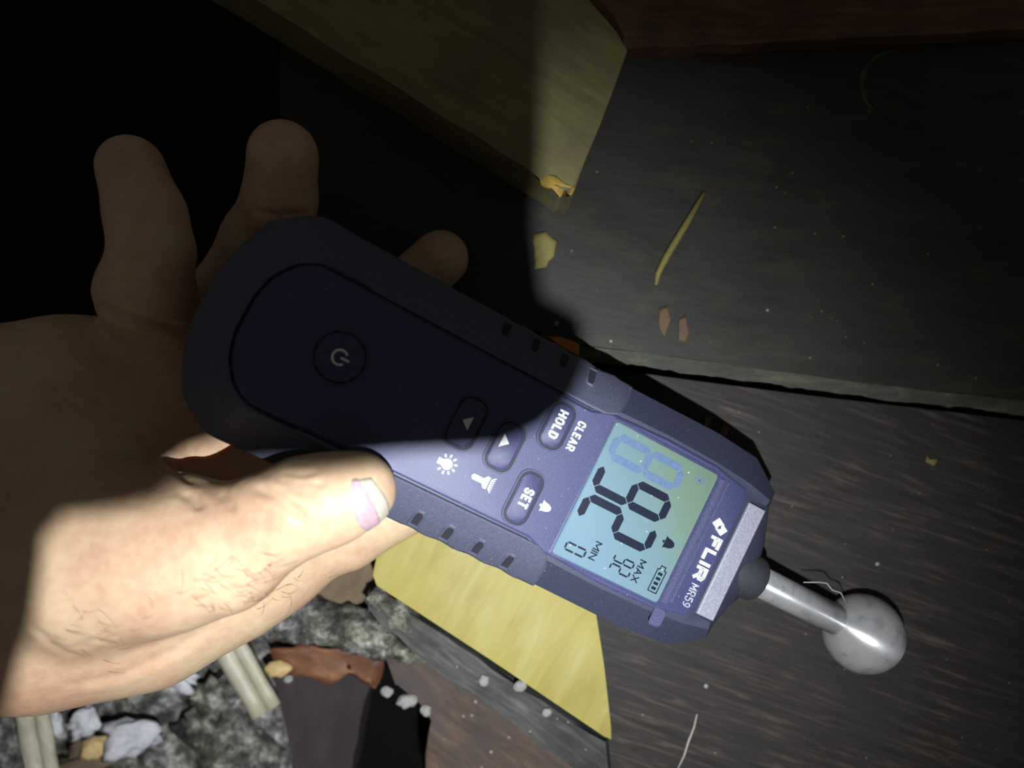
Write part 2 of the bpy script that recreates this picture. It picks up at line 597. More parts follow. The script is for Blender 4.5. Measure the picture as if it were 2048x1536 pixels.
# lichen covered branch between leaf and pine board
def bumpy_branch(name, pts, rads, mat, seed, amp):
    fine, rr = [], []
    for a, b, ra, rb in zip(pts, pts[1:], rads, rads[1:]):
        for k in range(10):
            fine.append(a.lerp(b, k / 10))
            rr.append(ra + (rb - ra) * k / 10)
    fine.append(pts[-1])
    rr.append(rads[-1])
    o = tube(name, fine, rr, mat, 20)
    for v in o.data.vertices:
        q = v.co / MM
        s = amp * noise.noise(q * 0.28 + Vector((seed, 0, 0))) + 0.6 * amp * noise.noise(q * 0.7 + Vector((0, seed, 0)))
        v.co += v.normal * s * MM
    return o


o = bumpy_branch('lichen_branch', [P(480, 1225, -26), P(600, 1240, -23), P(700, 1255, -20), P(800, 1285, -17), P(880, 1310, -15)],
                 [7, 7.5, 7, 6, 3], M['lichen'], 2.0, 2.2)
tag(o, 'rough branch crusted with grey green lichen beside the strip', 'branch')
o = bumpy_branch('lichen_branch', [P(742, 1185, -9), P(800, 1230, -10), P(850, 1275, -11)], [3.2, 4.6, 2.5], M['lichen'], 5.0, 1.6)
tag(o, 'small lichen crusted twig end at the left corner of the pine board', 'branch')

# leaf
o = flake('leaf', [(540, 1300), (610, 1290), (690, 1300), (762, 1306), (768, 1335), (750, 1378), (735, 1350), (700, 1345), (660, 1372), (610, 1350), (570, 1352), (548, 1325)],
          -26, M['leaf'], 0.6, 2.0, 4)
tag(o, 'curled rust brown leaf lying below the lichen branch', 'leaf')

# straw stalks
def stalk(pts, r, label):
    root = bpy.data.objects.new('straw_stalk', None)
    COL.objects.link(root)
    root.location = pts[0]
    tag(root, label, 'straw', 'split straw stalks on the bark litter')
    d = (pts[-1] - pts[0]).normalized()
    s = Vector((-d.y, d.x, 0)).normalized()
    for k, (off, rr) in enumerate(((-0.42, 0.66), (0.55, 0.5))):
        fine = []
        for i in range(9):
            t = i / 8
            fine.append(pts[0].lerp(pts[1], t) + s * off * r * MM * (1 + 0.1 * math.sin(3 * t)))
        child(tube('stem_half', fine, [rr * r * (0.94 + 0.06 * math.sin(i * 1.7 + k)) for i in range(9)], M['straw'], 12, flat=0.8), root)
    return root


stalk([P(415, 1215, -28), P(533, 1422, -27)], 5.3, 'pale split straw stalk beside the rust brown leaf')
stalk([P(55, 1370, -24), P(88, 1560, -25)], 5.3, 'pale split straw stalk at the bottom left under the wrist')

# stones and chips
chips = [
    ('pebble', 188, 1496, -28, (5.2, 3.6, 3), 'tan', 'rounded tan pebble near the bottom left straw stalk', 0.5),
    ('stone', 170, 1530, -30, (10, 7, 4), 'soil_board', 'brown grey stone at the bottom edge beside the tan pebble', 0.4),
    ('stone', 262, 1478, -29, (9, 6, 3), 'white_stone', 'large white grey stone chip at the bottom left', 0.2),
    ('stone', 170, 1445, -31, (5.5, 4.5, 3), 'white_stone', 'white stone chip just under the wrist', 0.9),
    ('stone', 112, 1440, -30, (1.8, 4.5, 2), 'white_stone', 'narrow white chip right of the bottom left straw stalk', 0.2),
    ('stone', 350, 1350, -30, (8, 4, 3), 'white_stone', 'white grey chip just under the lower edge of the hand', -0.4),
    ('pebble', 557, 1338, -24, (4.3, 2.8, 2.2), 'tan', 'tan pebble lying on the rust brown leaf', 0.1),
    ('pebble', 577, 1358, -23, (1.4, 1.4, 1.2), 'grit', 'tiny pale pebble at the lower edge of the leaf', 0),
    ('pebble', 774, 1383, -16, (1.9, 1.9, 1.5), 'grit', 'small white pebble at the top of the black gap', 0),
    ('pebble', 815, 1402, -14, (3.6, 2.2, 1.8), 'grit', 'oval white pebble on the edge of the rotten board', 0.2),
    ('pebble', 852, 1421, -14, (1.9, 1.7, 1.4), 'grit', 'small white pebble right of the oval pebble on the rotten board', 0.2),
    ('stone', 430, 1395, -31, (7, 6, 3), 'lichen', 'grey lichen stone left of the upper straw stalk', 0.7),
    ('stone', 455, 1470, -36, (18, 12, 6), 'lichen', 'big dark lichen rock at the bottom below the hand', -0.6),
    ('pebble', 1040, 1372, -5.5, (2.2, 1.6, 1.2), 'grit', 'white grit crumb on the middle of the grey strip', 0.2),
    ('pebble', 1094, 1425, -5.5, (1.6, 1.3, 1.0), 'grit', 'white grit crumb near the right end of the grey strip', 0.2),
    ('pebble', 968, 1362, -6.0, (1.6, 1.8, 1.0), 'grit', 'pale grit crumb left of the middle of the grey strip', 0.2),
]
for k, (nm, px, py, z, sz, mt, lb, rt) in enumerate(chips):
    tag(stone(nm, P(px, py, z), sz, M[mt], k + 1, rot=rt, rough=0.9 if nm == 'stone' else 0.3, sub=3), lb, nm)

# bits on the planks
o = tube('grass_stem', [P(1312, 570, zB + 0.4), P(1316, 548, zB + 0.8), P(1335, 510, zB + 1.1), P(1370, 452, zB + 1.3), P(1408, 386, zB + 1.2)],
         [0.5, 0.9, 1.1, 1.0, 0.7], M['mustard'], 8)
tag(o, 'thin yellow green grass stem lying on the upper plank', 'stem')
fl_bits = [
    ('fleck', [(1066, 468), (1090, 462), (1112, 482), (1108, 512), (1090, 535), (1070, 540)], zB + 0.6, 'mustard', 'yellow fleck beside the shadow on the upper plank'),
    ('rust_chip', [(1098, 672), (1130, 676), (1158, 690), (1160, 712), (1140, 706), (1115, 690)], zB + 0.4, 'orange', 'orange rust chip at the corner of the mossy plank edge'),
    ('splinter', [(1317, 660), (1320, 620), (1334, 612), (1340, 640), (1328, 675)], zB + 0.4, 'ochre', 'ochre splinter on the upper plank, left of two'),
    ('splinter', [(1355, 680), (1357, 640), (1372, 632), (1380, 670), (1372, 688)], zB + 0.4, 'ochre', 'ochre splinter on the upper plank, right of two'),
    ('splinter', [(1406, 852), (1412, 828), (1424, 830), (1420, 856)], 0.5, 'ochre', 'short ochre splinter on the lower plank above the screen, left of two'),
    ('splinter', [(1436, 872), (1446, 848), (1458, 852), (1452, 874)], 0.5, 'ochre', 'short ochre splinter on the lower plank above the screen, right of two'),
    ('fleck', [(1850, 925), (1856, 912), (1862, 918), (1878, 920), (1866, 932)], 0.5, 'mustard', 'small yellow flake on the lower plank at the right'),
]
for k, (nm, poly, z, mt, lb) in enumerate(fl_bits):
    tag(flake(nm, poly, z, M[mt], 0.6, 0.5, 20 + k, jit=0.35), lb, nm.split('_')[-1])
tag(stone('seed', P(1632, 752, 7), (2.6, 1.0, 1.0), M['mustard'], 31, rot=-0.9, rough=0.1), 'small yellow seed on the mossy chamfered plank edge', 'seed')
for k, (px, py, z, r, lb) in enumerate([(1113, 648, zB + 0.3, 0.9, 'white grit speck above the orange rust chip'),
                                         (1222, 682, zB + 0.3, 0.6, 'tiny pale speck on the upper plank right of the rust chip'),
                                         (1535, 620, zB + 0.3, 0.6, 'pale speck on the upper plank below the grass stem, to its right'),
                                         (1755, 1128, 0.4, 0.8, 'pale speck on the lower plank above the ball'),
                                         (1412, 1372, 0.4, 0.8, 'pale speck on the lower plank below the head of the meter')]):
    tag(stone('speck', P(px, py, z), (r, r, r * 0.6), M['grit'], 40 + k, sub=1), lb, 'speck')
o = tube('root_thread', [P(1352, 1545, 0.3), P(1368, 1512, 0.6), P(1378, 1480, 0.5), P(1388, 1455, 0.6), P(1394, 1428, 0.4)], [0.2, 0.3, 0.36, 0.3, 0.25], M['lint'], 6)
tag(o, 'thin white root thread on the lower plank at the bottom edge', 'thread')

# ------------------------------------------------------------------ moisture meter
mO = Vector((30.907, -32.173, 40.0))
mU = Vector((0.865059, -0.457009, -0.206922))
mV = Vector((0.452885, 0.888836, -0.069756))
mN = Vector((0.215799, -0.033368, 0.975868))
meter = bpy.data.objects.new('moisture_meter', None)
COL.objects.link(meter)
meter.matrix_world = Matrix(((mU.x, mV.x, mN.x, mO.x * MM), (mU.y, mV.y, mN.y, mO.y * MM), (mU.z, mV.z, mN.z, mO.z * MM), (0, 0, 0, 1)))
tag(meter, 'black and blue handheld moisture meter with digital screen and steel ball probe', 'meter')


def mirror(half):
    """half outline (u, v>=0) from handle end to head end -> closed loop"""
    return half + [(u, -v) for u, v in reversed(half)]


def layers(name, loops, ws, mat, parent, cap=True, smooth=30):
    bm = bmesh.new()
    rings = [[bm.verts.new(Vector((u, v, w)) * MM) for u, v in lp] for lp, w in zip(loops, ws)]
    n = len(loops[0])
    for a, b in zip(rings, rings[1:]):
        for i in range(n):
            bm.faces.new([a[i], a[(i + 1) % n], b[(i + 1) % n], b[i]])
    if cap:
        bm.faces.new(rings[0])
        bm.faces.new(list(reversed(rings[-1])))
    o = from_bm(name, bm, mat, parent)
    auto_smooth(o, smooth)
    return o


def round_end(h):
    """smooth the handle end of a half outline (first four points) with a spline"""
    ctl = [(h[1][0], -h[1][1]), (h[0][0], -h[0][1])] + [h[0], h[1], h[2], h[3], (h[3][0] + 12, h[3][1]), h[4]]
    out = []
    for i in range(2, 6):
        p0, p1, p2, p3 = ctl[i - 1], ctl[i], ctl[i + 1], (ctl[i + 2] if i < 5 else ctl[-1])
        for k in range(5):
            t = k / 5
            h1, h2 = 2 * t ** 3 - 3 * t * t + 1, t ** 3 - 2 * t * t + t
            h3, h4 = 3 * t * t - 2 * t ** 3, t ** 3 - t * t
            out.append(tuple(h1 * b + h2 * 0.26 * (c - a) + h3 * c + h4 * 0.26 * (d - b) for a, b, c, d in zip(p0, p1, p2, p3)))
    return out + [(h[3][0] + 12, h[3][1])] + h[4:]


def lp(half):
    return mirror(round_end(half))


# body: outlines at several heights (same vertex count)
top = [(-104.5, 4), (-103, 10), (-99.5, 15), (-95, 17.8), (-60, 17.8), (-22, 17.8), (-16, 20.6), (0, 21.2), (15, 21.0), (26.0, 20.2), (33.5, 18.8), (33.2, 16.9), (27.9, 16.7), (27.9, 5)]
ch1 = [(-115, 5), (-113.5, 13), (-109.5, 22), (-101, 28.0), (-60, 28.0), (-22, 28.0), (-14, 28.3), (0, 28.6), (15, 28.9), (29, 28.0), (38.5, 22.0), (38.8, 17.5), (41.0, 11), (42.0, 5)]
ch2 = [(-115, 5), (-113.5, 13), (-109.5, 22), (-101, 28.2), (-60, 28.2), (-22, 28.2), (-14, 28.5), (0, 28.8), (15, 29.0), (29, 27.6), (39.5, 20.5), (40.5, 16.5), (45.0, 9), (46.2, 4)]
ch3 = [(u * 0.99, v * 0.97) for u, v in ch2]
bk = [(-108, 4), (-107, 10), (-103, 17), (-96, 22), (-60, 22.5), (-22, 22.5), (-14, 23), (0, 23), (15, 23), (25, 21.5), (33, 17), (34, 14), (35, 12), (35, 4)]
body = layers('housing', [lp(top), lp(ch1), lp(ch2), lp(ch3), lp(bk)], [-0.4, -7.5, -12, -23, -30], M['body'], meter)

# face plate
def inset(half, d):
    return [(u + (d if u < -90 else (-d if u > 20 else 0)), max(0.5, v - d)) for u, v in half]


fp = [(-104.5, 4), (-103, 10), (-99.5, 15), (-95, 17.4), (-60, 17.4), (-22, 17.4), (-17, 19.2), (0, 20.2), (15, 20.0), (25.5, 18.2), (26.8, 16.0), (26.8, 5)]
plate = layers('face_plate', [lp(inset(fp, 0.5)), lp(fp), lp(fp)], [0.45, 0.1, -0.6], M['face'], meter)

# rubber grip: open ring round the handle
hi = [(-14.5, 21.5), (-15.5, 19.6), (-18.5, 18.3), (-23, 18.1), (-60, 18.1), (-95, 18.1), (-100.2, 15.3), (-103.8, 10.2), (-105.3, 4)]
ho = [(-12.6, 28.9), (-13.6, 28.9), (-16.5, 28.9), (-22, 28.8), (-60, 28.8), (-101, 28.8), (-110.2, 22.6), (-114.2, 13.2), (-115.8, 5)]
# finer sampling along the flank for scallops
def dens(a):
    out = []
    for k in range(len(a) - 1):
        n = 24 if k == 3 else (14 if k == 4 else 3)
        for j in range(n):
            t = j / n
            out.append((a[k][0] + (a[k + 1][0] - a[k][0]) * t, a[k][1] + (a[k + 1][1] - a[k][1]) * t))
    out.append(a[-1])
    return out


hi_d = dens(hi[:6])[:-1] + list(reversed(round_end(list(reversed(hi))[:5])))[1:]
ho_d = dens(ho[:6])[:-1] + list(reversed(round_end(list(reversed(ho))[:5])))[1:]
ho_d = [(u, v + (0.2 * math.cos((u + 44) / 8.45 * 2 * math.pi) if -52 < u < -18 else 0)) for u, v in ho_d]
path_i = hi_d + [(u, -v) for u, v in reversed(hi_d)]
path_o = ho_d + [(u, -v) for u, v in reversed(ho_d)]
bm = bmesh.new()
prof = []
for (ui, vi), (uo, vo_) in zip(path_i, path_o):
    mid = ((ui + 0.25 * (uo - ui)), (vi + 0.25 * (vo_ - vi)))
    pr_ = [(ui, vi, -0.9), (ui, vi, 0.25), (ui + 0.05 * (uo - ui), vi + 0.05 * (vo_ - vi), 0.45), (mid[0], mid[1], -0.9),
           (ui + 0.93 * (uo - ui), vi + 0.93 * (vo_ - vi), -6.2), (uo, vo_, -7.6), (uo, vo_, -13), (uo * 0.995, vo_ * 0.985, -22), (uo * 0.985, vo_ * 0.955, -22.4)]
    prof.append([bm.verts.new(Vector(p) * MM) for p in pr_])
for a, b in zip(prof, prof[1:]):
    for i in range(len(a) - 1):
        bm.faces.new([a[i], a[i + 1], b[i + 1], b[i]])
bm.faces.new(prof[0])
bm.faces.new(list(reversed(prof[-1])))
grip = from_bm('grip', bm, M['grip'], meter)
auto_smooth(grip, 28)


def flank(u, s, side, h):
    """point on the sloping flank: s = 0 inner edge .. 1 outer edge, h above it"""
    a = Vector((0, 18.1, 0.45))
    b = Vector((0, 28.7, -7.0))
    d = b - a
    nrm = Vector((0, -d.z, d.y)).normalized()
    q = a + d * s + nrm * h
    return Vector((u, q.y * side, q.z)) * MM


for side, us in ((-1, [-48.0, -39.6, -31.2, -22.6]), (1, [-49.8, -41.4, -33.0, -24.6])):
    for u0 in us:
        bm = bmesh.new()
        w2 = 1.25
        ring = [(-w2, 0.55), (-0.6 * w2, 0.47), (0.6 * w2, 0.47), (w2, 0.55), (w2, 0.88), (-w2, 0.88)]
        A = [bm.verts.new(flank(u0 + x, s, side, 0.72)) for x, s in ring]
        B = [bm.verts.new(flank(u0 + x * 1.25, s + (-0.03 if s < 0.6 else 0.03), side, 0.25)) for x, s in ring]
        C_ = [bm.verts.new(flank(u0 + x * 0.82, s + (0.03 if s < 0.6 else -0.03), side, 0.72)) for x, s in ring]
        D_ = [bm.verts.new(flank(u0 + x * 0.78, s + (0.04 if s < 0.6 else -0.04), side, 0.3)) for x, s in ring]
        n = len(ring)
        for r1, r2 in ((B, A), (A, C_), (C_, D_)):
            for i in range(n):
                bm.faces.new([r1[i], r1[(i + 1) % n], r2[(i + 1) % n], r2[i]])
        rim = from_bm('slot_rim', bm, M['grip'], grip)
        bm = bmesh.new()
        f_ = [bm.verts.new(flank(u0 + x * 0.8, s + (0.035 if s < 0.6 else -0.035), side, 0.46)) for x, s in ring]
        bm.faces.new(f_)
        from_bm('slot', bm, M['slot'], grip)


# rounded plates on the face (buttons, screen, frames)
def rrect(u0, u1, v0, v1, r, n=5):
    out = []
    for cx, cy, a0 in ((u1 - r, v1 - r, 0), (u0 + r, v1 - r, 90), (u0 + r, v0 + r, 180), (u1 - r, v0 + r, 270)):
        for k in range(n + 1):
            a = math.radians(a0 + 90 * k / n)
            out.append((cx + r * math.cos(a), cy + r * math.sin(a)))
    return out


def plate_layers(name, loops, ws, mat, parent, smooth=30):
    return layers(name, loops, ws, mat, parent, True, smooth)


def shrink(loop, d):
    cu = sum(p[0] for p in loop) / len(loop)
    cv = sum(p[1] for p in loop) / len(loop)
    hu = max(p[0] for p in loop) - cu
    hv = max(p[1] for p in loop) - cv
    return [(cu + (u - cu) * (hu - d) / hu, cv + (v - cv) * (hv - d) / hv) for u, v in loop]


def button(name, u0, u1, v0, v1, r, lift=0.5):
    L0 = rrect(u0, u1, v0, v1, r)
    par = plate_layers(name, [shrink(L0, 1.35), shrink(L0, 0.95), shrink(L0, 0.9)], [0.45 + lift, 0.45 + lift - 0.25, 0.3], M['button'], meter)
    # raised rim with a dark groove inside
    bm = bmesh.new()
    loops = [(L0, 0.42), (shrink(L0, 0.12), 0.78), (shrink(L0, 0.42), 0.78), (shrink(L0, 0.5), 0.46)]
    rings = [[bm.verts.new(Vector((u, v, w)) * MM) for u, v in lpp] for lpp, w in loops]
    n = len(L0)
    for a, b in zip(rings, rings[1:]):
        for i in range(n):
            bm.faces.new([a[i], a[(i + 1) % n], b[(i + 1) % n], b[i]])
    rim = from_bm('button_rim', bm, M['face'], par)
    auto_smooth(rim, 40)
    g = plate_layers('button_gap', [shrink(L0, 0.5), shrink(L0, 0.45)], [0.49, 0.40], M['groove'], par)
    return par


power = button('power_button', -82.1 - 6.6, -82.1 + 6.6, 0.9 - 6.6, 0.9 + 6.6, 6.5, 0.35)
btn_up = button('arrow_button', -53.0, -44.6, -6.2, 7.6, 3.0)
btn_dn = button('arrow_button', -41.8, -33.6, -6.8, 6.4, 3.0)
btn_hold = button('hold_button', -32.2, -24.6, 3.6, 16.6, 3.0)
btn_set = button('set_button', -31.4, -24.0, -16.6, -2.0, 3.0)
WB = 0.45 + 0.5


def flat_poly(name, pts, w, mat, parent, th=0.05):
    bm = bmesh.new()
    a = [bm.verts.new(Vector((u, v, w)) * MM) for u, v in pts]
    b = [bm.verts.new(Vector((u, v, w - th)) * MM) for u, v in pts]
    bm.faces.new(a)
    bm.faces.new(list(reversed(b)))
    for i in range(len(pts)):
        j = (i + 1) % len(pts)
        bm.faces.new([a[j], a[i], b[i], b[j]])
    return from_bm(name, bm, mat, parent)


def multi_poly(name, polys, w, mat, parent, th=0.05):
    bm = bmesh.new()
    for pts in polys:
        a = [bm.verts.new(Vector((u, v, w)) * MM) for u, v in pts]
        b = [bm.verts.new(Vector((u, v, w - th)) * MM) for u, v in pts]
        bm.faces.new(a)
        bm.faces.new(list(reversed(b)))
        for i in range(len(pts)):
            j = (i + 1) % len(pts)
            bm.faces.new([a[j], a[i], b[i], b[j]])
    return from_bm(name, bm, mat, parent)


def circ(cu, cv, r, n=20, a0=0, a1=360):
    full = a1 - a0 >= 360
    m = n if full else n + 1
    return [(cu + r * math.cos(math.radians(a0 + (a1 - a0) * k / n)), cv + r * math.sin(math.radians(a0 + (a1 - a0) * k / n))) for k in range(m)]


def arc_band(cu, cv, r0, r1, a0, a1, n=24):
    return circ(cu, cv, r1, n, a0, a1) + list(reversed(circ(cu, cv, r0, n, a0, a1)))


def bar(u0, v0, u1, v1, th):
    d = Vector((u1 - u0, v1 - v0)).normalized()
    s = Vector((-d.y, d.x)) * th / 2
    return [(u0 + s.x, v0 + s.y), (u1 + s.x, v1 + s.y), (u1 - s.x, v1 - s.y), (u0 - s.x, v0 - s.y)]


# power symbol: ring open towards +u with a bar
pc = (-82.1, 0.9)
multi_poly('power_symbol', [arc_band(pc[0], pc[1], 1.45, 2.0, 42, 318), bar(pc[0] + 0.2, pc[1], pc[0] + 2.3, pc[1], 0.55)], 0.45 + 0.35 + 0.06, M['print'], power, 0.05)
# arrows
flat_poly('arrow_symbol', [(-50.0, 0.9), (-47.9, 2.7), (-47.9, -0.9)], WB + 0.06, M['print'], btn_up)
flat_poly('arrow_symbol', [(-37.2, 0.8), (-39.3, 2.6), (-39.3, -1.0)], WB + 0.06, M['print'], btn_dn)


GLYPH = {
    'H': (0.8, [[(0, 0), (0, 1)], [(1, 0), (1, 1)], [(0, .5), (1, .5)]]),
    'O': (0.8, [[(.3, 0), (.7, 0), (1, .2), (1, .8), (.7, 1), (.3, 1), (0, .8), (0, .2), (.3, 0)]]),
    'L': (0.65, [[(0, 1), (0, 0), (1, 0)]]),
    'D': (0.8, [[(0, 0), (0, 1), (.6, 1), (1, .75), (1, .25), (.6, 0), (0, 0)]]),
    'S': (0.75, [[(1, .8), (.75, 1), (.25, 1), (0, .8), (.1, .58), (.9, .42), (1, .2), (.75, 0), (.25, 0), (0, .2)]]),
    'E': (0.65, [[(1, 1), (0, 1), (0, 0), (1, 0)], [(0, .5), (.85, .5)]]),
    'T': (0.75, [[(0, 1), (1, 1)], [(.5, 1), (.5, 0)]]),
    'C': (0.75, [[(1, .75), (.75, 1), (.3, 1), (0, .8), (0, .2), (.3, 0), (.75, 0), (1, .25)]]),
    'A': (0.85, [[(0, 0), (.5, 1), (1, 0)], [(.2, .33), (.8, .33)]]),
    'R': (0.78, [[(0, 0), (0, 1), (.75, 1), (1, .85), (1, .6), (.75, .45), (0, .45)], [(.55, .45), (1, 0)]]),
    'F': (0.65, [[(0, 0), (0, 1), (1, 1)], [(0, .5), (.8, .5)]]),
    'I': (0.02, [[(.5, 0), (.5, 1)]]),
    'M': (1.0, [[(0, 0), (0, 1), (.5, .25), (1, 1), (1, 0)]]),
    'N': (0.8, [[(0, 0), (0, 1), (1, 0), (1, 1)]]),
    'X': (0.8, [[(0, 0), (1, 1)], [(0, 1), (1, 0)]]),
    '5': (0.7, [[(.95, 1), (.1, 1), (.05, .58), (.7, .6), (1, .42), (1, .18), (.7, 0), (.2, 0), (0, .15)]]),
    '9': (0.7, [[(.1, .05), (.6, .08), (.95, .4), (1, .8), (.7, 1), (.3, 1), (0, .82), (0, .62), (.3, .45), (.7, .45), (.98, .6)]]),
}


def text_part(name, s, u0, h, v0, v1, w, mat, parent, bold=0.2, shear=0.0, th=0.05):
    """block lettering that reads towards -v with its top towards +u; bold = stroke / height"""
    st = bold * h
    gap = st + 0.11 * h
    k = (abs(v0 - v1) - st - gap * (len(s) - 1)) / sum(GLYPH[c][0] for c in s)
    polys = []
    x = 0.0
    for c in s:
        gw, strokes = GLYPH[c]
        for pl in strokes:
            for (ax0, ay0), (bx0, by0) in zip(pl, pl[1:]):
                ua, va = u0 + st / 2 + ay0 * (h - st), v0 - st / 2 - (x + ax0 * gw) * k - shear * ay0
                ub, vb = u0 + st / 2 + by0 * (h - st), v0 - st / 2 - (x + bx0 * gw) * k - shear * by0
                d = Vector((ub - ua, vb - va)).normalized() * st * 0.36
                polys.append(bar(ua - d.x, va - d.y, ub + d.x, vb + d.y, st))
        x += gw + gap / k
    return multi_poly(name, polys, w, mat, parent, th)


text_part('hold_lettering', 'HOLD', -29.6, 2.5, 14.2, 6.8, WB + 0.06, M['print'], btn_hold, 0.22)
text_part('set_lettering', 'SET', -28.6, 2.7, -6.6, -11.6, WB + 0.06, M['print'], btn_set, 0.2)
text_part('clear_lettering', 'CLEAR', -23.9, 2.3, 13.9, 6.1, 0.51, M['print'], plate, 0.2)
text_part('brand_lettering', 'FLIR', 22.0, 3.5, 3.7, -8.4, 0.9, M['print'], plate, 0.26, 0.0, 0.4)
text_part('model_lettering', 'MR59', 22.9, 2.4, -9.6, -16.0, 0.52, M['print_dim'], plate, 0.14)
# emblem: two interlocked squares with a hole
def sq(cu, cv, r, a):
    return [(cu + r * math.cos(math.radians(a + 90 * k)), cv + r * math.sin(math.radians(a + 90 * k))) for k in range(4)]


def sq_ring(cu, cv, r, ri, a):
    o_, i_ = sq(cu, cv, r, a), sq(cu, cv, ri, a)
    return [[o_[k], o_[(k + 1) % 4], i_[(k + 1) % 4], i_[k]] for k in range(4)]


multi_poly('emblem', [p for c in ((22.3, 6.9), (23.8, 5.9)) for p in
                      [[(c[0] + 1.75 * math.cos(math.radians(a)), c[1] + 1.6 * math.sin(math.radians(a))) for a in (15, 105, 195, 285)]]],
           0.86, M['print'], plate, 0.4)
flat_poly('emblem_hole', [(22.5, 6.2), (23.0, 6.8), (23.5, 6.2), (23.0, 5.6)], 0.9, M['face'], plate)

# icons printed on the face
bu, bv = -48.4, -10.2
rays = [bar(bu + 1.75 * math.cos(a), bv + 1.75 * math.sin(a), bu + 2.5 * math.cos(a), bv + 2.5 * math.sin(a), 0.38)
        for a in [math.radians(x) for x in (-126, -90, -54, -18, 18, 54, 90, 126)]]
multi_poly('bulb_icon', [circ(bu, bv, 1.3), [(bu - 1.0, bv + 0.75), (bu - 1.9, bv + 0.7), (bu - 1.9, bv - 0.7), (bu - 1.0, bv - 0.75)],
                         bar(bu - 2.25, bv + 0.75, bu - 2.25, bv - 0.75, 0.35)] + rays, 0.51, M['print'], plate)
tu, tv = -39.4, -10.0
multi_poly('torch_icon', [[(tu - 2.0, tv + 0.65), (tu + 0.7, tv + 0.65), (tu + 1.3, tv + 1.5), (tu + 2.1, tv + 1.5), (tu + 2.1, tv - 1.5), (tu + 1.3, tv - 1.5),
                           (tu + 0.7, tv - 0.65), (tu - 2.0, tv - 0.65), (tu - 2.4, tv)]]
           + [bar(tu + 2.5, tv + 0.35 * k, tu + 3.5, tv + 0.62 * k, 0.2) for k in (-3, -2, -1, 0, 1, 2, 3)], 0.51, M['print'], plate)


def bell(cu, cv, s):
    pts = [(cu - 0.75 * s, cv + 1.0 * s), (cu - 0.55 * s, cv + 0.8 * s), (cu + 0.3 * s, cv + 0.65 * s), (cu + 0.8 * s, cv + 0.4 * s), (cu + 1.0 * s, cv),
           (cu + 0.8 * s, cv - 0.4 * s), (cu + 0.3 * s, cv - 0.65 * s), (cu - 0.55 * s, cv - 0.8 * s), (cu - 0.75 * s, cv - 1.0 * s)]
    return [pts, [(cu - 0.8 * s, cv + 0.25 * s), (cu - 0.8 * s, cv - 0.25 * s), (cu - 1.1 * s, cv - 0.15 * s), (cu - 1.1 * s, cv + 0.15 * s)]]


multi_poly('bell_icon', bell(-21.6, -9.0, 1.5), 0.51, M['print'], plate)

# screen
scr_frame = plate_layers('screen_frame', [rrect(-15.7, 17.0, -18.9, 18.7, 1.2), rrect(-16.2, 17.6, -19.3, 19.1, 1.4)], [0.62, 0.3], M['face'], meter)
SL = rrect(-15.2, 16.4, -18.3, 18.1, 1.0)
screen = plate_layers('screen', [shrink(SL, 0.25), SL, SL], [1.05, 0.85, 0.3], M['lcd'], meter)
WS = 1.05


def seg7(u0, u1, v0, v1, on, th, gap=0.25, slant=0.0):
    """u0 bottom, u1 top, v0 left (higher v), v1 right"""
    um = (u0 + u1) / 2
    hth = th / 2

    def H(u):
        return [(u, v0 - gap), (u + hth, v0 - gap - hth), (u + hth, v1 + gap + hth), (u, v1 + gap), (u - hth, v1 + gap + hth), (u - hth, v0 - gap - hth)]

    def V(v, a, b):
        return [(a + gap, v), (a + gap + hth, v + hth), (b - gap - hth, v + hth), (b - gap, v), (b - gap - hth, v - hth), (a + gap + hth, v - hth)]
    d = {'a': H(u1), 'g': H(um), 'd': H(u0), 'f': V(v0, um, u1), 'b': V(v1, um, u1), 'e': V(v0, u0, um), 'c': V(v1, u0, um)}
    return [[(u, v - slant * (u - u0)) for u, v in d[k]] for k in on]


for key in 'abcdfg':
    multi_poly('digit_segment', seg7(-13.0, 7.0, 6.6, 0.9, key, 2.1, 0.14), WS + 0.04, M['lcd_ink'], screen)
for key in 'abged':
    multi_poly('digit_segment', seg7(-13.0, 7.0, -1.8, -7.4, key, 2.1, 0.14), WS + 0.04, M['lcd_ink'], screen)
for key in 'abcdefg':
    multi_poly('ghost_segment', seg7(-12.9, 6.6, 15.0, 9.7, key, 2.0, 0.14), WS + 0.03, M['ghost'], screen)
multi_poly('max_reading', seg7(0.3, 5.9, -11.7, -13.2, 'abcdfg', 0.45, 0.1) + seg7(0.3, 5.9, -14.1, -15.6, 'abged', 0.45, 0.1), WS + 0.04, M['lcd_ink'], screen)
multi_poly('min_reading', seg7(-12.7, -7.2, -14.1, -16.0, 'abcdef', 0.5, 0.12), WS + 0.04, M['lcd_ink'], screen)
text_part('min_lettering', 'MIN', -6.1, 2.0, -10.8, -15.6, WS + 0.04, M['lcd_ink'], screen, 0.16)
text_part('max_lettering', 'MAX', 6.8, 2.0, -10.0, -16.0, WS + 0.04, M['lcd_ink'], screen, 0.16)
multi_poly('alarm_icon', bell(12.0, -3.4, 1.7), WS + 0.04, M['lcd_ink'], screen)
b0 = [bar(12.3, -10.2, 12.3, -16.2, 0.28), bar(14.8, -10.2, 14.8, -16.2, 0.28), bar(12.2, -16.2, 14.9, -16.2, 0.28), bar(12.2, -10.2, 12.9, -10.2, 0.28), bar(14.2, -10.2, 14.9, -10.2, 0.28),
      bar(12.9, -10.2, 12.9, -9.2, 0.28), bar(14.2, -10.2, 14.2, -9.2, 0.28), bar(12.8, -9.2, 14.3, -9.2, 0.28)] + \
     [[(12.9, v), (14.2, v), (14.2, v - 0.75), (12.9, v - 0.75)] for v in (-10.9, -12.2, -13.5, -14.8)]
multi_poly('battery_icon', b0, WS + 0.04, M['lcd_ink'], screen)
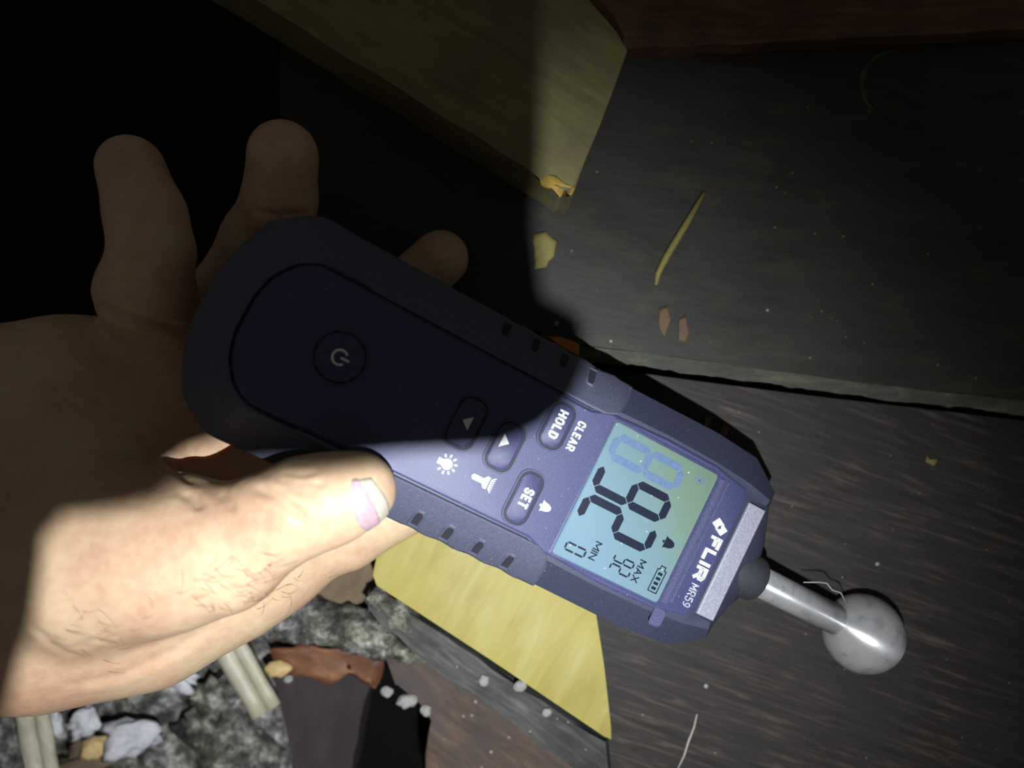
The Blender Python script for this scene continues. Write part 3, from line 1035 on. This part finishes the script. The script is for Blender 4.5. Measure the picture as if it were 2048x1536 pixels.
multi_poly('wireless_icon', [bar(10.6, 14.6, 13.6, 14.6, 0.4), bar(11.2, 15.6, 12.8, 13.7, 0.35), bar(12.8, 15.6, 11.2, 13.7, 0.35)], WS + 0.03, M['ghost'], screen)

# protective film lip with its pull tab
film = plate_layers('screen_film', [rrect(17.3, 18.6, -17.5, 17.6, 0.4), rrect(17.0, 18.9, -17.9, 18.0, 0.5)], [1.05, 0.35], M['film'], meter)
plate_layers('film_ridge', [rrect(19.6, 20.1, -16.8, 17.8, 0.2), rrect(19.3, 20.4, -17.1, 18.1, 0.3)], [0.95, 0.35], M['film'], film)
plate_layers('pull_tab', [rrect(16.9, 20.0, -23.6, -19.2, 1.0), rrect(16.6, 20.3, -24.0, -18.9, 1.2)], [0.75, 0.35], M['film'], film)
for (ux, vx) in ((17.0, 18.4), (19.6, 18.8)):
    pass

# silver strip on the nose
plate_layers('silver_strip', [rrect(28.6, 33.2, -16.0, 15.4, 0.25), rrect(28.3, 33.5, -16.3, 15.7, 0.3), rrect(28.0, 33.8, -16.6, 16.0, 0.3)], [0.2, -0.05, -2.6], M['bar'], meter)
# probe: dark collar, steel rod and ball
def revolve(name, prof, axis_v, axis_w, mat, parent, seg=40):
    bm = bmesh.new()
    rings = []
    for u, r in prof:
        rings.append([bm.verts.new(Vector((u, axis_v + r * math.cos(2 * math.pi * k / seg), axis_w + r * math.sin(2 * math.pi * k / seg))) * MM) for k in range(seg)])
    for a, b in zip(rings, rings[1:]):
        for k in range(seg):
            bm.faces.new([a[k], a[(k + 1) % seg], b[(k + 1) % seg], b[k]])
    bm.faces.new(rings[0])
    bm.faces.new(list(reversed(rings[-1])))
    return from_bm(name, bm, mat, parent, True)


AV, AW = -1.7, -12.0
revolve('probe_collar', [(30, 6.6), (44.5, 6.6), (46.6, 6.5), (47.4, 6.1), (47.8, 5.4), (47.8, 3)], AV, AW, M['collar'], meter)
rod = revolve('probe_rod', [(44, 4.4), (60, 4.4), (79, 4.4)], AV, AW, M['metal'], meter)
bc, br = 87.0, 11.3
revolve('probe_ball', [(bc - br * math.cos(math.radians(a)), max(0.05, br * math.sin(math.radians(a)))) for a in np.linspace(0.5, 179.5, 40)], AV, AW, M['metal'], meter, 56)
# lint thread caught on the probe
def mp(u, v, w):
    return (mO + mU * u + mV * v + mN * w) * MM


o = tube('lint_thread', [mp(60, 3.6, -9.6), mp(64, 5.6, -9), mp(66.5, 6.4, -9), mp(69, 5.4, -9), mp(72, 5.8, -9), mp(76, 3.6, -9.5)], [0.12, 0.2, 0.22, 0.2, 0.22, 0.14], M['lint'], 6)
tag(o, 'fine white lint thread caught on the probe rod beside the ball', 'thread')

# ------------------------------------------------------------------ hand
VOX = 0.75
lo = np.array([-190.0, -98.0, -14.0])
hi_ = np.array([30.0, 84.0, 90.0])
dims = np.ceil((hi_ - lo) / VOX).astype(int) + 1
gx = (lo[0] + VOX * np.arange(dims[0])).astype(np.float32)
gy = (lo[1] + VOX * np.arange(dims[1])).astype(np.float32)
gz = (lo[2] + VOX * np.arange(dims[2])).astype(np.float32)


def J(px, py, z, r):
    p = P(px, py, z) / MM
    return (p.x, p.y, p.z, r)


def empty_field():
    return np.full(tuple(dims), 40.0, dtype=np.float32)


def smin(a, b, k):
    if k <= 0:
        return np.minimum(a, b)
    h = np.clip(0.5 + 0.5 * (b - a) / k, 0, 1)
    return b * (1 - h) + a * h - k * h * (1 - h)


def cone(field, a, b, k, sub=False):
    A, B = np.array(a[:3]), np.array(b[:3])
    ra, rb = a[3], b[3]
    m = max(ra, rb) + k + 4
    l = np.minimum(A, B) - m
    h = np.maximum(A, B) + m
    i0 = np.clip(((l - lo) / VOX).astype(int), 0, dims)
    i1 = np.clip(((h - lo) / VOX).astype(int) + 2, 0, dims)
    if np.any(i1 <= i0):
        return
    X = gx[i0[0]:i1[0]][:, None, None]
    Y = gy[i0[1]:i1[1]][None, :, None]
    Z = gz[i0[2]:i1[2]][None, None, :]
    d = B - A
    L2 = float(d @ d) + 1e-9
    t = np.clip(((X - A[0]) * d[0] + (Y - A[1]) * d[1] + (Z - A[2]) * d[2]) / L2, 0, 1)
    dist = np.sqrt((X - A[0] - t * d[0]) ** 2 + (Y - A[1] - t * d[1]) ** 2 + (Z - A[2] - t * d[2]) ** 2) - (ra + t * (rb - ra))
    s = (slice(i0[0], i1[0]), slice(i0[1], i1[1]), slice(i0[2], i1[2]))
    if sub:
        field[s] = -smin(-field[s], dist, k)
    else:
        field[s] = smin(field[s], dist.astype(np.float32), k)


def chain(field, js, k):
    for a, b in zip(js, js[1:]):
        cone(field, a, b, k)


palm = empty_field()
# wrist and heel
chain(palm, [J(-420, 860, 30, 24), J(-120, 830, 32, 22), J(150, 800, 30, 20), J(330, 770, 22, 16)], 12)          # little finger side
chain(palm, [J(-420, 1180, 34, 26), J(-100, 1190, 36, 25.5), J(100, 1212, 34, 23.5), J(300, 1195, 28, 21), J(480, 1140, 22, 15.5), J(560, 1110, 17, 12.5)], 12)  # thumb side
chain(palm, [J(-420, 1010, 34, 28), J(-50, 1000, 36, 24), J(200, 960, 30, 20), J(400, 900, 14, 15), J(500, 900, 8, 12)], 12)
chain(palm, [J(330, 770, 20, 15), J(420, 800, 12, 13), J(500, 900, 8, 12), J(540, 1040, 12, 12), J(560, 1110, 17, 12.5)], 8)     # knuckle row
# thenar
chain(palm, [J(60, 1110, 44, 20), J(200, 1110, 50, 20), J(340, 1105, 53, 17), J(450, 1098, 56, 13.5)], 8)

thumb = empty_field()
TH_IP, TH_T = J(608, 1012, 60.5, 10.8), J(714, 980, 60, 8.9)
chain(thumb, [J(330, 1108, 54, 15), J(450, 1094, 57, 13.2), J(530, 1050, 59, 11.4), TH_IP, J(665, 997, 60.5, 10.0), TH_T], 3)
fingers = empty_field()
chain(fingers, [J(540, 1110, 16, 12), J(690, 1068, 13, 10.2), J(850, 985, 11, 9.2), J(960, 890, 10, 8.6), J(1030, 800, 11, 8)], 3)   # index
f2 = empty_field()
chain(f2, [J(490, 890, 8, 12), J(680, 700, 5, 9.4), J(800, 590, 8, 8.6), J(882, 516, 15, 8.0)], 3)                                    # middle
fingers = smin(fingers, f2, 1.0)
f2 = empty_field()
chain(f2, [J(420, 770, 12, 12), J(455, 590, 14, 10), J(515, 480, 22, 9.4), J(560, 400, 32, 9.2), J(566, 312, 38, 9.0)], 3)             # ring
fingers = smin(fingers, f2, 1.0)
f2 = empty_field()
chain(f2, [J(330, 700, 26, 13), J(292, 585, 40, 11.6), J(305, 500, 45, 9.6), J(292, 430, 46, 9.2), J(262, 338, 44, 8.2)], 2.5)         # little
fingers = smin(fingers, f2, 1.0)
hand = smin(palm, fingers, 5.0)
hand = smin(hand, thumb, 5.0)
del palm, thumb, fingers, f2


# carve the meter's own volume so the skin closes against it
X = gx[:, None, None]
Y = gy[None, :, None]
Z = gz[None, None, :]
inv = np.array([list(mU), list(mV), list(mN)])
o_ = np.array(list(mO))
uu = inv[0, 0] * (X - o_[0]) + inv[0, 1] * (Y - o_[1]) + inv[0, 2] * (Z - o_[2])
vv = np.abs(inv[1, 0] * (X - o_[0]) + inv[1, 1] * (Y - o_[1]) + inv[1, 2] * (Z - o_[2]))
ww = inv[2, 0] * (X - o_[0]) + inv[2, 1] * (Y - o_[1]) + inv[2, 2] * (Z - o_[2])
md_ = np.maximum(np.maximum(-116.0 - uu, uu - 38.0), np.maximum(vv - 29.0, np.maximum(ww - 0.5, -30.0 - ww)))
md_ = np.maximum(md_, (vv - 28.9) * 0.575 + (ww + 7.6) * 0.818)                     # flank
md_ = np.maximum(md_, (-115.9 - uu) * 0.575 + (ww + 7.6) * 0.818)                     # handle end slope
md_ = np.maximum(md_, (vv - 13.0 - (uu + 114.5) * 1.35) * 0.595)                      # rounded handle corners
hand = -smin(-hand, md_.astype(np.float32) - 0.1, 0.8)
del uu, vv, ww, md_


def surface_nets(f):
    nx, ny, nz = f.shape
    ins = f < 0
    c = np.zeros((nx - 1, ny - 1, nz - 1), dtype=np.int8)
    for dx in (0, 1):
        for dy in (0, 1):
            for dz in (0, 1):
                c += ins[dx:nx - 1 + dx, dy:ny - 1 + dy, dz:nz - 1 + dz]
    act = (c > 0) & (c < 8)
    idx = np.full(c.shape, -1, dtype=np.int64)
    cells = np.argwhere(act)
    idx[act] = np.arange(len(cells))
    acc = np.zeros((len(cells), 3))
    cnt = np.zeros(len(cells))
    corners = [(0, 0, 0), (1, 0, 0), (0, 1, 0), (1, 1, 0), (0, 0, 1), (1, 0, 1), (0, 1, 1), (1, 1, 1)]
    for i in range(8):
        for j in range(i + 1, 8):
            a, b = np.array(corners[i]), np.array(corners[j])
            if abs(a - b).sum() != 1:
                continue
            fa = f[cells[:, 0] + a[0], cells[:, 1] + a[1], cells[:, 2] + a[2]]
            fb = f[cells[:, 0] + b[0], cells[:, 1] + b[1], cells[:, 2] + b[2]]
            m = (fa < 0) != (fb < 0)
            t = (fa[m] / (fa[m] - fb[m]))[:, None]
            acc[m] += a + (b - a) * t
            cnt[m] += 1
    verts = (cells + acc / cnt[:, None]) * VOX + lo
    faces = []
    for ax in range(3):
        sl0 = [slice(1, -1)] * 3
        sl0[ax] = slice(0, -1)
        sl1 = [slice(1, -1)] * 3
        sl1[ax] = slice(1, None)
        A, B = ins[tuple(sl0)], ins[tuple(sl1)]
        e = np.argwhere(A != B)
        if len(e) == 0:
            continue
        flip = A[e[:, 0], e[:, 1], e[:, 2]]
        o1, o2 = [(1, 2), (2, 0), (0, 1)][ax]
        base = e.copy()
        for q in range(3):
            if q != ax:
                base[:, q] += 1
        quad = []
        for d1, d2 in ((-1, -1), (0, -1), (0, 0), (-1, 0)):
            p = base.copy()
            p[:, o1] += d1
            p[:, o2] += d2
            quad.append(idx[p[:, 0], p[:, 1], p[:, 2]])
        q = np.stack(quad, 1)
        q[~flip] = q[~flip][:, ::-1]
        faces.append(q)
    return verts, np.concatenate(faces)


hv, hf = surface_nets(hand)
# light relaxing of the surface
ed = np.concatenate([hf[:, [0, 1]], hf[:, [1, 2]], hf[:, [2, 3]], hf[:, [3, 0]]])
for it in range(6):
    s_ = np.zeros_like(hv)
    n_ = np.zeros(len(hv))
    np.add.at(s_, ed[:, 0], hv[ed[:, 1]])
    np.add.at(s_, ed[:, 1], hv[ed[:, 0]])
    np.add.at(n_, ed[:, 0], 1)
    np.add.at(n_, ed[:, 1], 1)
    hv = hv * 0.5 + 0.5 * s_ / n_[:, None]


def press(paths):
    """skin creases: push the surface in along lines traced on it"""
    global hv
    tree = BVHTree.FromPolygons([Vector(v) for v in hv.tolist()], hf.tolist())
    fn = np.cross(hv[hf[:, 2]] - hv[hf[:, 0]], hv[hf[:, 3]] - hv[hf[:, 1]])
    vn = np.zeros_like(hv)
    for q in range(4):
        np.add.at(vn, hf[:, q], fn)
    vn /= np.linalg.norm(vn, axis=1)[:, None] + 1e-9
    co = Vector((0, 0, CAMZ))
    for pts, depth, sig in paths:
        pl = []
        for (xa, ya), (xb, yb) in zip(pts, pts[1:]):
            for k in range(12):
                px, py = xa + (xb - xa) * k / 12, ya + (yb - ya) * k / 12
                d = Vector(((px - CX) / FPX, -(py - CY) / FPX, -1)).normalized()
                h = tree.ray_cast(co, d)
                if h[0] is not None:
                    pl.append(h[0])
        if not pl:
            continue
        A = np.array([list(p) for p in pl])
        m = np.all((hv > A.min(0) - 5) & (hv < A.max(0) + 5), axis=1)
        ids = np.nonzero(m)[0]
        dd = np.sqrt(((hv[ids][:, None, :] - A[None]) ** 2).sum(2))
        near = dd.argmin(1)
        t = near / max(1, len(A) - 1)
        taper = np.clip(np.minimum(t, 1 - t) * 5 + 0.15, 0, 1)
        dm = dd.min(1)
        amt = -depth * np.exp(-(dm / sig) ** 2) + 0.3 * depth * np.exp(-((dm - 2.2 * sig) / (1.1 * sig)) ** 2)
        hv[ids] += vn[ids] * (amt * taper)[:, None]


press([
    ([(186, 606), (250, 635), (310, 650), (372, 656)], 1.6, 1.3),
    ([(268, 862), (320, 905), (365, 950), (392, 972)], 0.7, 1.3),
    ([(508, 972), (545, 990), (580, 1015), (606, 1040)], 0.9, 1.0),
    ([(566, 945), (600, 950), (640, 946)], 0.45, 0.8),
    ([(556, 958), (590, 966), (630, 968), (655, 966)], 0.45, 0.8),
    ([(560, 975), (600, 984), (640, 986)], 0.3, 0.8),
    ([(365, 982), (385, 1000), (404, 1022)], 0.7, 1.1),
    ([(440, 985), (455, 1002), (470, 1024)], 0.5, 1.0),
    ([(225, 505), (270, 520), (330, 515)], 0.5, 1.0),
    ([(500, 420), (560, 432), (630, 425)], 0.5, 1.0),
    ([(120, 1375), (240, 1352), (350, 1302), (420, 1255)], 0.5, 1.6),
    ([(150, 1300), (190, 1280), (230, 1290)], 0.35, 1.2),
    ([(60, 1250), (120, 1300), (170, 1320)], 0.35, 1.4),
])
me = bpy.data.meshes.new('hand')
me.from_pydata((hv * MM).tolist(), [], hf.tolist())
me.update()
hand_o = link('hand', me, M['skin'], None, True)
tag(hand_o, 'bare right hand gripping the moisture meter, thumb along its side', 'hand')
bvh = BVHTree.FromPolygons([Vector(v) * MM for v in hv.tolist()], hf.tolist())

# thumb nail, laid on the surface by casting outwards from the thumb axis
a0 = Vector(TH_IP[:3]) * MM
a1 = Vector(TH_T[:3]) * MM
ax_ = (a1 - a0).normalized()
zc_ = (Vector((0, 0, 1)) - ax_ * ax_.z).normalized()
dn_ = ax_.cross(zc_)
if dn_.y > 0:
    dn_ = -dn_
def nail(name, s0, s1, th0, th1, mat, parent, ns=10, nt_=18, lift=0.35, root=0.0):
    bm = bmesh.new()
    rows = []
    for i in range(ns + 1):
        row = []
        for j in range(nt_ + 1):
            tj = j / nt_
            th = math.radians(th0 + (th1 - th0) * tj)
            edge = (2 * tj - 1) ** 2
            s = s0 + root * edge + (s1 - s0 - (root + 1.6) * edge) * i / ns
            base = a1 + ax_ * s * MM
            d = zc_ * math.cos(th) + dn_ * math.sin(th)
            hit = bvh.ray_cast(base, d)
            q = hit[0] if hit[0] is not None else base + d * 8.6 * MM
            row.append(bm.verts.new(q + d * (lift * (1 - 0.9 * edge ** 3) + 0.1 * i / ns) * MM))
        rows.append(row)
    for r1, r2 in zip(rows, rows[1:]):
        for j in range(nt_):
            bm.faces.new([r1[j], r1[j + 1], r2[j + 1], r2[j]])
    o = from_bm(name, bm, mat, parent, True)
    sd = o.modifiers.new('thick', 'SOLIDIFY')
    sd.thickness = 0.35 * MM
    sd.offset = -1
    return o


nl = nail('thumb_nail', -0.3, 4.0, -20, 95, M['nail'], hand_o, root=1.6, lift=0.2)
nail('nail_edge', 3.0, 6.6, -18, 92, M['nail_tip'], nl, lift=0.25, root=-1.0)

# fine dark hairs on the thumb side of the wrist
rnd = random.Random(11)
bm = bmesh.new()
for k in range(95):
    if k < 70:
        px, py = rnd.gauss(480, 65), rnd.gauss(1165, 28)
    else:
        px, py = rnd.gauss(200, 60), rnd.gauss(1270, 30)
    p = P(px, py, 100)
    d = (p - cam.location).normalized()
    hit = bvh.ray_cast(cam.location, d)
    if hit[0] is None:
        continue
    nrm = hit[1]
    t = Vector((rnd.uniform(0.2, 1), rnd.uniform(-0.9, 0.5), 0))
    t = (t - nrm * t.dot(nrm)).normalized()
    ln = rnd.uniform(2.0, 5.0) * MM
    cv_ = rnd.uniform(-0.9, 0.9)
    sd_ = t.cross(nrm)
    prev = None
    for i in range(5):
        f = i / 4
        c = hit[0] + t * ln * f + nrm * (0.15 + 0.55 * math.sin(f * 2.2)) * MM * 0.8 + sd_ * cv_ * ln * f * f
        r = (0.035 * (1 - 0.8 * f) + 0.01) * MM
        ring = [bm.verts.new(c + (sd_ * math.cos(a) + nrm * math.sin(a)) * r) for a in (0, 2.1, 4.2)]
        if prev:
            for q in range(3):
                bm.faces.new([prev[q], prev[(q + 1) % 3], ring[(q + 1) % 3], ring[q]])
        prev = ring
hr = from_bm('hair', bm, M['hair'], hand_o)
hr['kind'] = 'stuff'
